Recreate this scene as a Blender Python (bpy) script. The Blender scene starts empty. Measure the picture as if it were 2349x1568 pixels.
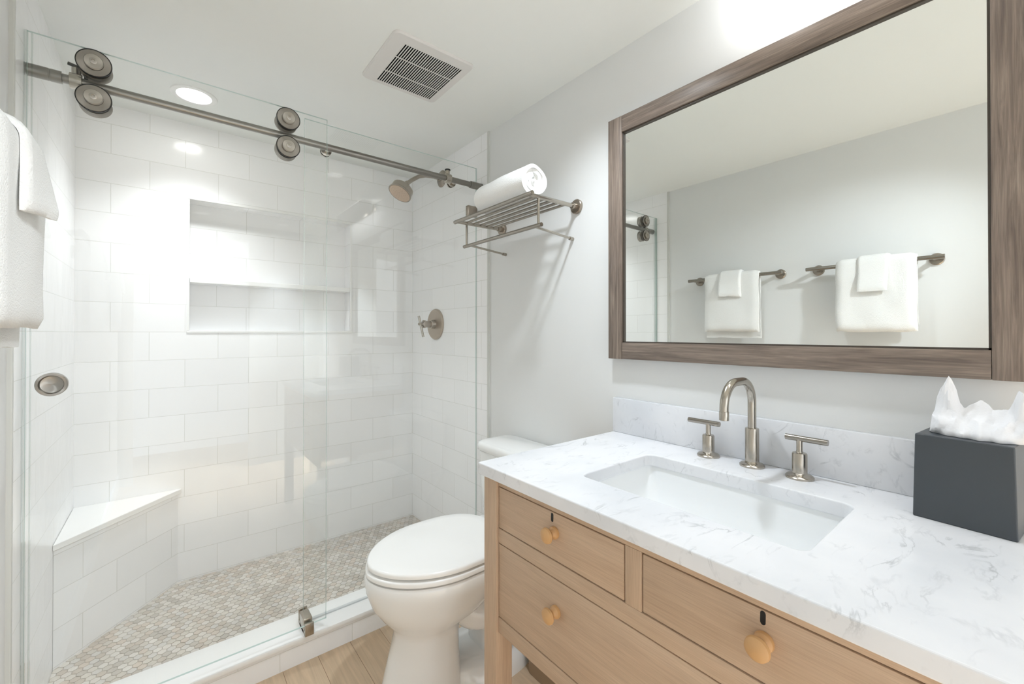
import bpy, bmesh, math, random
from mathutils import Vector, Matrix, noise
random.seed(7)
PI = math.pi
S = bpy.context.scene
COL = S.collection

# ------------------------------------------------------------------ camera, world, exposure
CAMZ = 1.178
cam_d = bpy.data.cameras.new('camera'); cam = bpy.data.objects.new('camera', cam_d); COL.objects.link(cam)
cam.location = (0, 0, CAMZ)
cam.rotation_euler = (math.radians(90.3026), 0, math.radians(-38.8563))
cam_d.sensor_fit = 'HORIZONTAL'; cam_d.sensor_width = 36.0
cam_d.lens = 36.0 * 976.08 / 2349.0
cam_d.shift_y = -25.39 / 2349.0
cam_d.clip_start = 0.02; cam_d.clip_end = 50
S.camera = cam
W = bpy.data.worlds.new('world'); S.world = W; W.use_nodes = True
bg = W.node_tree.nodes['Background']; bg.inputs[0].default_value = (0.93, 0.96, 1.0, 1); bg.inputs[1].default_value = 0.9
vs = S.view_settings
S.display_settings.display_device = 'sRGB'
vs.view_transform = 'Standard'; vs.look = 'None'; vs.gamma = 1.0; vs.use_curve_mapping = False
vs.exposure = 1.0
S.cycles.max_bounces = 14; S.cycles.diffuse_bounces = 7; S.cycles.glossy_bounces = 6
S.cycles.transparent_max_bounces = 24; S.cycles.transmission_bounces = 8
S.cycles.sample_clamp_indirect = 6.0
S.cycles.use_denoising = True

# room dimensions (metres)
XL, XR, YB, YF, ZC = -0.3055, 1.18, 2.4326, -1.1, 2.1315
TX = 1.172            # face of the shower tile on the right wall
YJ = 1.637            # where the shower tile ends

def light(name, kind, loc, power, size=0.05, color=(1, 1, 1), rot=(0, 0, 0), **kw):
    d = bpy.data.lights.new(name, kind); d.energy = power; d.color = color
    if kind == 'AREA':
        d.shape = kw.get('shape', 'DISK'); d.size = size
        if 'size_y' in kw: d.size_y = kw['size_y']
        if 'spread' in kw: d.spread = kw['spread']
    else: d.shadow_soft_size = size
    if kind == 'SPOT':
        d.spot_size = kw.get('angle', 2.4); d.spot_blend = kw.get('blend', 0.6)
    o = bpy.data.objects.new(name, d); COL.objects.link(o); o.location = loc; o.rotation_euler = rot
    return o
VANITY_BULBS = [(1.122, 0.40, 2.090), (1.122, 0.18, 2.090), (1.122, -0.04, 2.090)]
P_VAN, P_SHOWER = 0.85, 24.0
FILL_CANS = [(0.20, -0.85, 200.0, 64, 'over the doorway side', None), (0.78, -0.85, 200.0, 64, 'over the corner behind the vanity', None),  # fill spots added out of view to brighten the room
        (0.77, 0.81, 20.0, 137, 'over the vanity and toilet', None), (0.48, -0.50, 44.0, 48, 'aimed at the towel bars', (-0.30, 0.80, 1.30))]
SH_LIGHT = (0.075, 2.125)
light('shower_lamp', 'SPOT', (SH_LIGHT[0], SH_LIGHT[1], ZC - 0.010), P_SHOWER, 0.045, (0.93, 0.965, 1.0), angle=math.radians(114), blend=1.0)

# ------------------------------------------------------------------ materials
def lin(c): return c / 12.92 if c <= 0.04045 else ((c + 0.055) / 1.055) ** 2.4
def srgb(r, g, b): return (lin(r / 255), lin(g / 255), lin(b / 255), 1)
def new_mat(name):
    m = bpy.data.materials.new(name); m.use_nodes = True
    nt = m.node_tree; b = nt.nodes['Principled BSDF']
    return m, nt, b
def N(nt, t, **kw):
    n = nt.nodes.new(t)
    for k, v in kw.items():
        if k.startswith('i_'): n.inputs[int(k[2:])].default_value = v
        else: setattr(n, k, v)
    return n
def L(nt, a, b): nt.links.new(a, b)
def simple(name, col, rough=0.5, metal=0.0, spec=0.5, bump=0.0, bscale=200.0, var=0.0, coat=0.0):
    m, nt, b = new_mat(name)
    b.inputs['Base Color'].default_value = col; b.inputs['Roughness'].default_value = rough
    b.inputs['Metallic'].default_value = metal; b.inputs['Specular IOR Level'].default_value = spec
    b.inputs['Coat Weight'].default_value = coat
    g = N(nt, 'ShaderNodeNewGeometry')
    if bump or var:
        nz = N(nt, 'ShaderNodeTexNoise'); nz.inputs['Scale'].default_value = bscale; nz.inputs['Detail'].default_value = 4
        L(nt, g.outputs['Position'], nz.inputs['Vector'])
        if bump:
            bp = N(nt, 'ShaderNodeBump'); bp.inputs['Strength'].default_value = bump; bp.inputs['Distance'].default_value = 0.002
            L(nt, nz.outputs['Fac'], bp.inputs['Height']); L(nt, bp.outputs['Normal'], b.inputs['Normal'])
        if var:
            mx = N(nt, 'ShaderNodeMix', data_type='RGBA'); mx.inputs['A'].default_value = col
            mx.inputs['B'].default_value = (col[0] * (1 - var), col[1] * (1 - var), col[2] * (1 - var), 1)
            L(nt, nz.outputs['Fac'], mx.inputs['Factor']); L(nt, mx.outputs['Result'], b.inputs['Base Color'])
    return m
def brushed(name, col, rough=0.28, axis=2, var=0.25):
    """brushed metal: stretched noise drives roughness and tone"""
    m, nt, b = new_mat(name)
    b.inputs['Metallic'].default_value = 1.0; b.inputs['Roughness'].default_value = rough
    g = N(nt, 'ShaderNodeNewGeometry'); mp = N(nt, 'ShaderNodeMapping')
    sc = [900, 900, 900]; sc[axis] = 25
    mp.inputs['Scale'].default_value = sc
    nz = N(nt, 'ShaderNodeTexNoise'); nz.inputs['Scale'].default_value = 1.0; nz.inputs['Detail'].default_value = 2
    L(nt, g.outputs['Position'], mp.inputs['Vector']); L(nt, mp.outputs['Vector'], nz.inputs['Vector'])
    mx = N(nt, 'ShaderNodeMix', data_type='RGBA'); mx.inputs['A'].default_value = col
    mx.inputs['B'].default_value = (col[0] * (1 - var), col[1] * (1 - var), col[2] * (1 - var), 1)
    L(nt, nz.outputs['Fac'], mx.inputs['Factor']); L(nt, mx.outputs['Result'], b.inputs['Base Color'])
    return m
def spun(name, col, axis, rough=0.34, aniso=0.85):
    """lathe-turned metal face with radial highlights"""
    m, nt, b = new_mat(name)
    b.inputs['Metallic'].default_value = 1.0; b.inputs['Roughness'].default_value = rough; b.inputs['Base Color'].default_value = col
    b.inputs['Anisotropic'].default_value = aniso
    t = N(nt, 'ShaderNodeTangent', direction_type='RADIAL', axis=axis); L(nt, t.outputs[0], b.inputs['Tangent'])
    return m
def wood(name, c1, c2, c3, axis, scale=1.0, rough=0.5, fine=1.0, spec=0.4, amp=(0.80, 1.12)):
    m, nt, b = new_mat(name)
    g = N(nt, 'ShaderNodeNewGeometry'); mp = N(nt, 'ShaderNodeMapping')
    sc = [60 * scale] * 3; sc[axis] = 3.0 * scale
    mp.inputs['Scale'].default_value = sc
    L(nt, g.outputs['Position'], mp.inputs['Vector'])
    nz = N(nt, 'ShaderNodeTexNoise'); nz.inputs['Scale'].default_value = 1.0; nz.inputs['Detail'].default_value = 6; nz.inputs['Roughness'].default_value = 0.62
    nz.inputs['Distortion'].default_value = 0.6
    L(nt, mp.outputs['Vector'], nz.inputs['Vector'])
    mp2 = N(nt, 'ShaderNodeMapping'); s2 = [700 * fine] * 3; s2[axis] = 18 * fine; mp2.inputs['Scale'].default_value = s2
    L(nt, g.outputs['Position'], mp2.inputs['Vector'])
    n2 = N(nt, 'ShaderNodeTexNoise'); n2.inputs['Scale'].default_value = 1.0; n2.inputs['Detail'].default_value = 3
    L(nt, mp2.outputs['Vector'], n2.inputs['Vector'])
    r = N(nt, 'ShaderNodeValToRGB'); e = r.color_ramp.elements
    e[0].position = 0.30; e[0].color = c1; e[1].position = 0.72; e[1].color = c3
    k = e.new(0.5); k.color = c2
    L(nt, nz.outputs['Fac'], r.inputs['Fac'])
    mr = N(nt, 'ShaderNodeMapRange'); mr.inputs['From Min'].default_value = 0.3; mr.inputs['From Max'].default_value = 0.7
    mr.inputs['To Min'].default_value = amp[0]; mr.inputs['To Max'].default_value = amp[1]
    L(nt, n2.outputs['Fac'], mr.inputs['Value'])
    mu = N(nt, 'ShaderNodeVectorMath', operation='SCALE')
    L(nt, r.outputs['Color'], mu.inputs[0]); L(nt, mr.outputs['Result'], mu.inputs['Scale'])
    L(nt, mu.outputs['Vector'], b.inputs['Base Color'])
    b.inputs['Roughness'].default_value = rough; b.inputs['Specular IOR Level'].default_value = spec
    bp = N(nt, 'ShaderNodeBump'); bp.inputs['Strength'].default_value = 0.15; bp.inputs['Distance'].default_value = 0.001
    L(nt, n2.outputs['Fac'], bp.inputs['Height']); L(nt, bp.outputs['Normal'], b.inputs['Normal'])
    return m
TILE_H, TILE_L = 0.1241, 0.2475
def tile(name, u_axis, u0, col=srgb(244, 244, 244)):
    """glossy white running-bond wall tile; u along the wall, v = height"""
    m, nt, b = new_mat(name)
    g = N(nt, 'ShaderNodeNewGeometry'); sp = N(nt, 'ShaderNodeSeparateXYZ'); cb = N(nt, 'ShaderNodeCombineXYZ')
    L(nt, g.outputs['Position'], sp.inputs[0])
    if u_axis == 'D':      # along the diagonal bench front
        a = N(nt, 'ShaderNodeVectorMath', operation='DOT_PRODUCT'); a.inputs[1].default_value = (0.675, 0.738, 0)
        L(nt, g.outputs['Position'], a.inputs[0]); src = a.outputs['Value']
    else: src = sp.outputs[u_axis]
    ad = N(nt, 'ShaderNodeMath', operation='SUBTRACT'); ad.inputs[1].default_value = u0 - 40 * TILE_L
    L(nt, src, ad.inputs[0])
    az = N(nt, 'ShaderNodeMath', operation='SUBTRACT'); az.inputs[1].default_value = 1.183 - 10 * TILE_H
    L(nt, sp.outputs['Z'], az.inputs[0])
    L(nt, ad.outputs[0], cb.inputs['X']); L(nt, az.outputs[0], cb.inputs['Y'])
    br = N(nt, 'ShaderNodeTexBrick'); br.offset = 0.5; br.offset_frequency = 2
    br.inputs['Scale'].default_value = 1.0; br.inputs['Brick Width'].default_value = TILE_L; br.inputs['Row Height'].default_value = TILE_H
    br.inputs['Mortar Size'].default_value = 0.0011; br.inputs['Mortar Smooth'].default_value = 0.25; br.inputs['Bias'].default_value = 0
    br.inputs['Color1'].default_value = col; br.inputs['Color2'].default_value = (col[0] * 0.965, col[1] * 0.965, col[2] * 0.965, 1)
    br.inputs['Mortar'].default_value = srgb(221, 221, 217)
    L(nt, cb.outputs[0], br.inputs['Vector']); L(nt, br.outputs['Color'], b.inputs['Base Color'])
    b.inputs['Roughness'].default_value = 0.16; b.inputs['Specular IOR Level'].default_value = 0.45
    nz = N(nt, 'ShaderNodeTexNoise'); nz.inputs['Scale'].default_value = 9; nz.inputs['Detail'].default_value = 2
    L(nt, g.outputs['Position'], nz.inputs['Vector'])
    b1 = N(nt, 'ShaderNodeBump'); b1.inputs['Strength'].default_value = 0.10; b1.inputs['Distance'].default_value = 0.01
    L(nt, nz.outputs['Fac'], b1.inputs['Height'])
    iv = N(nt, 'ShaderNodeMath', operation='SUBTRACT'); iv.inputs[0].default_value = 1.0
    L(nt, br.outputs['Fac'], iv.inputs[1])
    b2 = N(nt, 'ShaderNodeBump'); b2.inputs['Strength'].default_value = 0.5; b2.inputs['Distance'].default_value = 0.0012
    L(nt, iv.outputs[0], b2.inputs['Height']); L(nt, b1.outputs['Normal'], b2.inputs['Normal'])
    L(nt, b2.outputs['Normal'], b.inputs['Normal'])
    return m
def marble(name):
    m, nt, b = new_mat(name)
    g = N(nt, 'ShaderNodeNewGeometry')
    def vein(scale, dist, width, seed, rot):
        mp = N(nt, 'ShaderNodeMapping'); mp.inputs['Location'].default_value = (seed, seed * 1.7, seed * 0.3)
        mp.inputs['Rotation'].default_value = (0.4, 0.3, rot); mp.inputs['Scale'].default_value = (1.0, 2.2, 1.6)
        L(nt, g.outputs['Position'], mp.inputs['Vector'])
        n = N(nt, 'ShaderNodeTexNoise'); n.inputs['Scale'].default_value = scale; n.inputs['Detail'].default_value = 7
        n.inputs['Roughness'].default_value = 0.55; n.inputs['Distortion'].default_value = dist
        L(nt, mp.outputs['Vector'], n.inputs['Vector'])
        s = N(nt, 'ShaderNodeMath', operation='SUBTRACT'); s.inputs[1].default_value = 0.5; L(nt, n.outputs['Fac'], s.inputs[0])
        a = N(nt, 'ShaderNodeMath', operation='ABSOLUTE'); L(nt, s.outputs[0], a.inputs[0])
        r = N(nt, 'ShaderNodeMapRange'); r.inputs['From Max'].default_value = width; r.inputs['To Min'].default_value = 1; r.inputs['To Max'].default_value = 0
        L(nt, a.outputs[0], r.inputs['Value'])
        n2 = N(nt, 'ShaderNodeTexNoise'); n2.inputs['Scale'].default_value = scale * 2.3; n2.inputs['Detail'].default_value = 2
        L(nt, mp.outputs['Vector'], n2.inputs['Vector'])
        k = N(nt, 'ShaderNodeMapRange'); k.inputs['From Min'].default_value = 0.50; k.inputs['From Max'].default_value = 0.68
        L(nt, n2.outputs['Fac'], k.inputs['Value'])
        q = N(nt, 'ShaderNodeMath', operation='MULTIPLY'); L(nt, r.outputs[0], q.inputs[0]); L(nt, k.outputs[0], q.inputs[1])
        return q.outputs[0]
    v1 = vein(4.5, 0.9, 0.018, 3.1, 0.6); v2 = vein(9.0, 0.5, 0.03, 8.4, 0.9)
    cl = N(nt, 'ShaderNodeTexNoise'); cl.inputs['Scale'].default_value = 3.5; cl.inputs['Detail'].default_value = 5; L(nt, g.outputs['Position'], cl.inputs['Vector'])
    base = N(nt, 'ShaderNodeValToRGB'); e = base.color_ramp.elements
    e[0].position = 0.32; e[0].color = srgb(213, 216, 221); e[1].position = 0.6; e[1].color = srgb(232, 233, 236)
    L(nt, cl.outputs['Fac'], base.inputs['Fac'])
    m1 = N(nt, 'ShaderNodeMix', data_type='RGBA'); m1.inputs['B'].default_value = srgb(150, 154, 158)
    f1 = N(nt, 'ShaderNodeMath', operation='MULTIPLY'); f1.inputs[1].default_value = 0.5; L(nt, v1, f1.inputs[0])
    L(nt, f1.outputs[0], m1.inputs['Factor']); L(nt, base.outputs['Color'], m1.inputs['A'])
    m2 = N(nt, 'ShaderNodeMix', data_type='RGBA'); m2.inputs['B'].default_value = srgb(178, 181, 186)
    f2 = N(nt, 'ShaderNodeMath', operation='MULTIPLY'); f2.inputs[1].default_value = 0.28; L(nt, v2, f2.inputs[0])
    L(nt, f2.outputs[0], m2.inputs['Factor']); L(nt, m1.outputs['Result'], m2.inputs['A'])
    L(nt, m2.outputs['Result'], b.inputs['Base Color'])
    b.inputs['Roughness'].default_value = 0.22; b.inputs['Specular IOR Level'].default_value = 0.4
    return m
def glass(name, tint, ior=1.45, gl=1.0):
    """thin clear pane: straight-through light plus a Fresnel reflection"""
    m = bpy.data.materials.new(name); m.use_nodes = True; nt = m.node_tree; nt.nodes.clear()
    o = N(nt, 'ShaderNodeOutputMaterial'); mx = N(nt, 'ShaderNodeMixShader'); t = N(nt, 'ShaderNodeBsdfTransparent'); gs = N(nt, 'ShaderNodeBsdfGlossy')
    t.inputs['Color'].default_value = tint; gs.inputs['Roughness'].default_value = 0.0; gs.inputs['Color'].default_value = (gl, gl, gl, 1)
    f = N(nt, 'ShaderNodeFresnel')
    g = N(nt, 'ShaderNodeNewGeometry'); k = N(nt, 'ShaderNodeMapRange')   # the far face of the pane reflects like the near one
    k.inputs['To Min'].default_value = ior; k.inputs['To Max'].default_value = 1.0 / ior
    L(nt, g.outputs['Backfacing'], k.inputs['Value']); L(nt, k.outputs[0], f.inputs['IOR'])
    L(nt, f.outputs[0], mx.inputs[0]); L(nt, t.outputs[0], mx.inputs[1]); L(nt, gs.outputs[0], mx.inputs[2]); L(nt, mx.outputs[0], o.inputs[0])
    return m
def emitter(name, col, strength):
    m = bpy.data.materials.new(name); m.use_nodes = True; nt = m.node_tree; nt.nodes.clear()
    o = N(nt, 'ShaderNodeOutputMaterial'); e = N(nt, 'ShaderNodeEmission'); e.inputs[0].default_value = col; e.inputs[1].default_value = strength
    L(nt, e.outputs[0], o.inputs[0]); return m
def planks(name):
    m, nt, b = new_mat(name)
    g = N(nt, 'ShaderNodeNewGeometry'); sp = N(nt, 'ShaderNodeSeparateXYZ'); cb = N(nt, 'ShaderNodeCombineXYZ')
    L(nt, g.outputs['Position'], sp.inputs[0])
    ax = N(nt, 'ShaderNodeMath', operation='ADD'); ax.inputs[1].default_value = 5.093
    ay = N(nt, 'ShaderNodeMath', operation='ADD'); ay.inputs[1].default_value = 6.4
    L(nt, sp.outputs['X'], ax.inputs[0]); L(nt, sp.outputs['Y'], ay.inputs[0])
    L(nt, ay.outputs[0], cb.inputs['X']); L(nt, ax.outputs[0], cb.inputs['Y'])
    br = N(nt, 'ShaderNodeTexBrick'); br.offset = 0.37; br.offset_frequency = 2
    br.inputs['Scale'].default_value = 1; br.inputs['Brick Width'].default_value = 1.1; br.inputs['Row Height'].default_value = 0.115
    br.inputs['Mortar Size'].default_value = 0.0008; br.inputs['Mortar Smooth'].default_value = 0.1
    br.inputs['Color1'].default_value = srgb(214, 192, 164); br.inputs['Color2'].default_value = srgb(198, 173, 144); br.inputs['Mortar'].default_value = srgb(128, 104, 78)
    L(nt, cb.outputs[0], br.inputs['Vector'])
    mp = N(nt, 'ShaderNodeMapping'); mp.inputs['Scale'].default_value = (70, 4, 1); L(nt, g.outputs['Position'], mp.inputs['Vector'])
    nz = N(nt, 'ShaderNodeTexNoise'); nz.inputs['Scale'].default_value = 1; nz.inputs['Detail'].default_value = 6; nz.inputs['Distortion'].default_value = 0.8
    L(nt, mp.outputs['Vector'], nz.inputs['Vector'])
    mr = N(nt, 'ShaderNodeMapRange'); mr.inputs['From Min'].default_value = 0.3; mr.inputs['From Max'].default_value = 0.7
    mr.inputs['To Min'].default_value = 0.84; mr.inputs['To Max'].default_value = 1.08; L(nt, nz.outputs['Fac'], mr.inputs['Value'])
    mu = N(nt, 'ShaderNodeVectorMath', operation='SCALE'); L(nt, br.outputs['Color'], mu.inputs[0]); L(nt, mr.outputs[0], mu.inputs['Scale'])
    L(nt, mu.outputs['Vector'], b.inputs['Base Color']); b.inputs['Roughness'].default_value = 0.45
    return m
def mosaic(name):
    m, nt, b = new_mat(name)
    g = N(nt, 'ShaderNodeNewGeometry'); r = N(nt, 'ShaderNodeValToRGB'); r.color_ramp.interpolation = 'CONSTANT'
    e = r.color_ramp.elements
    cols = [(196, 190, 180), (204, 198, 188), (190, 181, 170), (208, 202, 194), (200, 189, 177), (200, 196, 190), (186, 180, 171), (211, 206, 198)]
    e[0].position = 0; e[0].color = srgb(*cols[0]); e[1].position = 1 / 8; e[1].color = srgb(*cols[1])
    for i in range(2, 8): k = e.new(i / 8); k.color = srgb(*cols[i])
    L(nt, g.outputs['Random Per Island'], r.inputs['Fac'])
    nz = N(nt, 'ShaderNodeTexNoise'); nz.inputs['Scale'].default_value = 5; nz.inputs['Detail'].default_value = 5; L(nt, g.outputs['Position'], nz.inputs['Vector'])
    mr = N(nt, 'ShaderNodeMapRange'); mr.inputs['From Min'].default_value = 0.3; mr.inputs['From Max'].default_value = 0.7; mr.inputs['To Min'].default_value = 0.88; mr.inputs['To Max'].default_value = 1.08
    L(nt, nz.outputs['Fac'], mr.inputs['Value'])
    mu = N(nt, 'ShaderNodeVectorMath', operation='SCALE'); L(nt, r.outputs['Color'], mu.inputs[0]); L(nt, mr.outputs[0], mu.inputs['Scale'])
    L(nt, mu.outputs['Vector'], b.inputs['Base Color']); b.inputs['Roughness'].default_value = 0.4
    return m

M = {}
M['paint'] = simple('wall_paint', srgb(223, 224, 223), 0.55, spec=0.3, bump=0.05, bscale=350)
M['ceil'] = simple('ceiling_paint', srgb(234, 236, 233), 0.8, spec=0.2, bump=0.04, bscale=300)
M['tile_x'] = tile('back_wall_tile', 'X', -0.068)
M['tile_y'] = tile('side_wall_tile', 'Y', YB)
M['tile_d'] = tile('bench_front_tile', 'D', 1.66)
M['quartz'] = simple('white_quartz', srgb(240, 240, 238), 0.25, var=0.03, bscale=30)
M['trim'] = simple('white_trim', srgb(236, 236, 234), 0.3)
M['metal_trim'] = simple('tile_edge_metal', srgb(206, 207, 202), 0.35)
M['grout'] = simple('floor_grout', srgb(176, 170, 160), 0.8, bump=0.2)
M['mosaic'] = mosaic('marble_mosaic')
M['planks'] = planks('oak_planks')
M['glass'] = glass('shower_glass', (0.988, 0.994, 0.991, 1))
M['glass_edge'] = simple('glass_edge', srgb(186, 204, 199), 0.15, spec=0.6)
M['seal'] = glass('clear_seal', (0.88, 0.90, 0.89, 1), 1.4)
M['nickel'] = brushed('brushed_nickel', srgb(190, 183, 172), 0.2, 2)
M['nickel_x'] = brushed('brushed_nickel_rail', srgb(152, 148, 142), 0.3, 0)
M['nickel_y'] = brushed('brushed_nickel_bar', srgb(166, 160, 151), 0.2, 1)
M['nickel_w'] = brushed('warm_nickel', srgb(178, 168, 156), 0.24, 1)
M['spun_y'] = spun('spun_roller_steel', srgb(165, 160, 153), 'Y')
M['spun_cap'] = spun('spun_cap_steel', srgb(192, 187, 179), 'Y')
M['spun_x'] = spun('spun_valve_nickel', srgb(186, 173, 158), 'X')
M['black'] = simple('black_rubber', srgb(22, 22, 22), 0.5)
M['dark'] = simple('fan_cavity_shade', srgb(10, 9, 9), 1.0, spec=0.0)
M['porcelain'] = simple('porcelain', srgb(238, 239, 238), 0.09, spec=0.5, coat=0.3)
M['seat'] = simple('toilet_seat_plastic', srgb(243, 243, 241), 0.2)
M['basin'] = simple('sink_porcelain', srgb(238, 240, 241), 0.1)
M['marble'] = marble('carrara_marble')
VC = (srgb(187, 161, 136), srgb(194, 168, 143), srgb(200, 175, 150))
M['oak_y'] = wood('oak_lengthwise', *VC, 1, 0.6, amp=(0.88, 1.06))
M['oak_z'] = wood('oak_upright', *VC, 2, 0.6, amp=(0.86, 1.06))
M['knob'] = simple('maple_knob', srgb(206, 162, 112), 0.35, var=0.12, bscale=60)
MC = (srgb(96, 84, 76), srgb(126, 112, 101), srgb(154, 140, 127))
M['frame_y'] = wood('mirror_frame_lengthwise', *MC, 1, 1.6, 0.38, spec=0.5)
M['frame_z'] = wood('mirror_frame_upright', *MC, 2, 1.6, 0.38, spec=0.5)
m_, nt_, b_ = new_mat('mirror_silver'); b_.inputs['Metallic'].default_value = 1; b_.inputs['Roughness'].default_value = 0.0
b_.inputs['Base Color'].default_value = (0.91, 0.93, 0.91, 1); M['mirror'] = m_
M['towel'] = simple('white_terry', srgb(240, 240, 238), 0.95, spec=0.1, bump=1.0, bscale=330)
M['tissue'] = simple('tissue_paper', srgb(230, 231, 234), 0.9, spec=0.1, bump=0.2, bscale=250)
M['slate'] = simple('slate_lacquer', srgb(64, 69, 74), 0.33, var=0.06, bscale=500)
M['vent'] = simple('vent_plastic', srgb(220, 218, 215), 0.45)
M['bin'] = simple('taupe_plastic', srgb(150, 128, 104), 0.5)
M['opal'] = emitter('opal_glow', (1.0, 0.97, 0.92, 1), 9.0)
M['fill_lens'] = emitter('fill_lens_glow', (1.0, 0.985, 0.96, 1), 1.2)
M['lens'] = emitter('downlight_glow', (1.0, 0.99, 0.97, 1), 14.0)
# tissue lets a little light through
M['tissue'].node_tree.nodes['Principled BSDF'].inputs['Subsurface Weight'].default_value = 0.0

# ------------------------------------------------------------------ mesh helpers
class MB:
    def __init__(s): s.bm = bmesh.new()
    def box(s, lo, hi, bev=0.0, seg=2):
        t = bmesh.new(); bmesh.ops.create_cube(t, size=1.0)
        c = [(a + b) / 2 for a, b in zip(lo, hi)]; d = [abs(b - a) for a, b in zip(lo, hi)]
        for v in t.verts: v.co = Vector([c[i] + v.co[i] * d[i] for i in range(3)])
        if bev: bmesh.ops.bevel(t, geom=t.edges[:], offset=bev, segments=seg, profile=0.5, affect='EDGES')
        s._join(t); return s
    def _join(s, t):
        me = bpy.data.meshes.new('tmp'); t.to_mesh(me); t.free(); s.bm.from_mesh(me); bpy.data.meshes.remove(me)
    def rings(s, rings, cap0=True, cap1=True, closed=True):
        vs = [[s.bm.verts.new(p) for p in r] for r in rings]
        n = len(vs[0])
        for a, b in zip(vs, vs[1:]):
            for i in range(n if closed else n - 1):
                j = (i + 1) % n
                s.bm.faces.new((a[i], a[j], b[j], b[i]))
        if closed:
            if cap0: s.bm.faces.new(vs[0][::-1])
            if cap1: s.bm.faces.new(vs[-1])
        return s
    def tube(s, pts, r, n=16, caps=True):
        pts = [Vector(p) for p in pts]; rings = []
        rr = r if isinstance(r, (list, tuple)) else [r] * len(pts)
        t0 = (pts[1] - pts[0]).normalized()
        ref = Vector((0, 0, 1)) if abs(t0.z) < 0.9 else Vector((1, 0, 0))
        u = t0.cross(ref).normalized()
        for i, p in enumerate(pts):
            if i == 0: t = pts[1] - pts[0]
            elif i == len(pts) - 1: t = pts[-1] - pts[-2]
            else: t = (pts[i + 1] - p).normalized() + (p - pts[i - 1]).normalized()
            t.normalize(); u = (u - t * u.dot(t)).normalized(); w = t.cross(u)
            rings.append([p + (u * math.cos(2 * PI * k / n) + w * math.sin(2 * PI * k / n)) * rr[i] for k in range(n)])
        return s.rings(rings, caps, caps)
    def lathe(s, base, axis, prof, n=32, caps=True):
        """prof: (distance along axis, radius)"""
        base = Vector(base); ax = Vector(axis).normalized()
        ref = Vector((0, 0, 1)) if abs(ax.z) < 0.9 else Vector((1, 0, 0))
        u = ax.cross(ref).normalized(); w = ax.cross(u)
        return s.rings([[base + ax * d + (u * math.cos(2 * PI * k / n) + w * math.sin(2 * PI * k / n)) * max(r, 1e-4) for k in range(n)] for d, r in prof], caps, caps)
    def prism(s, poly, z0, z1):
        return s.rings([[(x, y, z0) for x, y in poly], [(x, y, z1) for x, y in poly]])
    def quad(s, a, b, c, d):
        s.bm.faces.new([s.bm.verts.new(p) for p in (a, b, c, d)]); return s
    def fill(s, loops, normal=None):
        es = []
        for lp in loops:
            v = [s.bm.verts.new(p) for p in lp]
            es += [s.bm.edges.new((v[i], v[(i + 1) % len(v)])) for i in range(len(v))]
        bmesh.ops.triangle_fill(s.bm, use_beauty=True, use_dissolve=False, edges=es); return s

def finish(mb, name, mat, parent=None, loc=(0, 0, 0), smooth=35, recalc=True, merge=True):
    bm = mb.bm
    if merge: bmesh.ops.remove_doubles(bm, verts=bm.verts[:], dist=1e-6)
    if recalc: bmesh.ops.recalc_face_normals(bm, faces=bm.faces[:])
    org = Vector(parent['_o']) if parent is not None else Vector(loc)
    bmesh.ops.translate(bm, verts=bm.verts[:], vec=-org)
    me = bpy.data.meshes.new(name); bm.to_mesh(me); bm.free()
    for mm in (mat if isinstance(mat, (list, tuple)) else [mat]): me.materials.append(mm)
    if smooth:
        me.polygons.foreach_set('use_smooth', [True] * len(me.polygons))
        me.set_sharp_from_angle(angle=math.radians(smooth))
    o = bpy.data.objects.new(name, me); COL.objects.link(o)
    o['_o'] = list(org)
    if parent is not None: o.parent = parent
    else: o.location = org
    return o
def thing(name, label, cat, loc, group=None):
    o = bpy.data.objects.new(name, None); COL.objects.link(o); o.location = loc; o['_o'] = list(loc); o.empty_display_size = 0.05
    o['label'] = label; o['category'] = cat
    if group: o['group'] = group
    return o
def tag(o, label, cat, group=None):
    o['label'] = label; o['category'] = cat
    if group: o['group'] = group
    return o
def struct(mb, name, mat, label=None, smooth=0, **kw):
    o = finish(mb, name, mat, smooth=smooth, **kw); o['kind'] = 'structure'
    if label: o['label'] = label
    return o
def subpart(mb, name, mat, part, **kw):
    """child of a part: its origin coincides with the part's"""
    return finish(mb, name, mat, part, **kw)
def rrect(cx, cy, hx, hy, r, n=6):
    out = []
    for (sx, sy, a0) in ((1, 1, 0), (-1, 1, 90), (-1, -1, 180), (1, -1, 270)):
        for k in range(n + 1):
            a = math.radians(a0 + 90 * k / n)
            out.append((cx + sx * (hx - r) + r * math.cos(a), cy + sy * (hy - r) + r * math.sin(a)))
    return out

# ------------------------------------------------------------------ room shell
b = MB(); b.box((XL - 0.1, YF - 1.0, -0.1), (XR + 0.1, 1.665, 0.0)); struct(b, 'floor', M['planks'], 'light oak plank floor')
b = MB(); b.box((XL - 0.1, YF - 0.1, ZC), (XR + 0.1, YB + 0.2, ZC + 0.1)); struct(b, 'ceiling', M['ceil'], 'pale grey painted ceiling')
b = MB(); b.box((XR, YF - 0.1, 0), (XR + 0.1, YB + 0.2, ZC)); wr = struct(b, 'wall_right', M['paint'], 'pale grey painted wall behind mirror and toilet')
b = MB(); b.box((TX, YJ, 0), (XR + 0.02, YB + 0.02, ZC)); t = struct(b, 'shower_tile_right', M['tile_y'], 'white glossy tiles on the shower side wall with the valve')
b = MB(); b.box((TX - 0.002, YJ - 0.008, 0.0), (XR + 0.002, YJ + 0.002, ZC)); struct(b, 'trim_1', M['metal_trim'], 'thin tile edge strip at the right of the shower')
b = MB(); b.box((XL - 0.1, YF - 0.1, 0), (XL, YB + 0.2, ZC)); struct(b, 'wall_left', M['paint'], 'pale grey painted wall with the towel bars')
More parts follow.
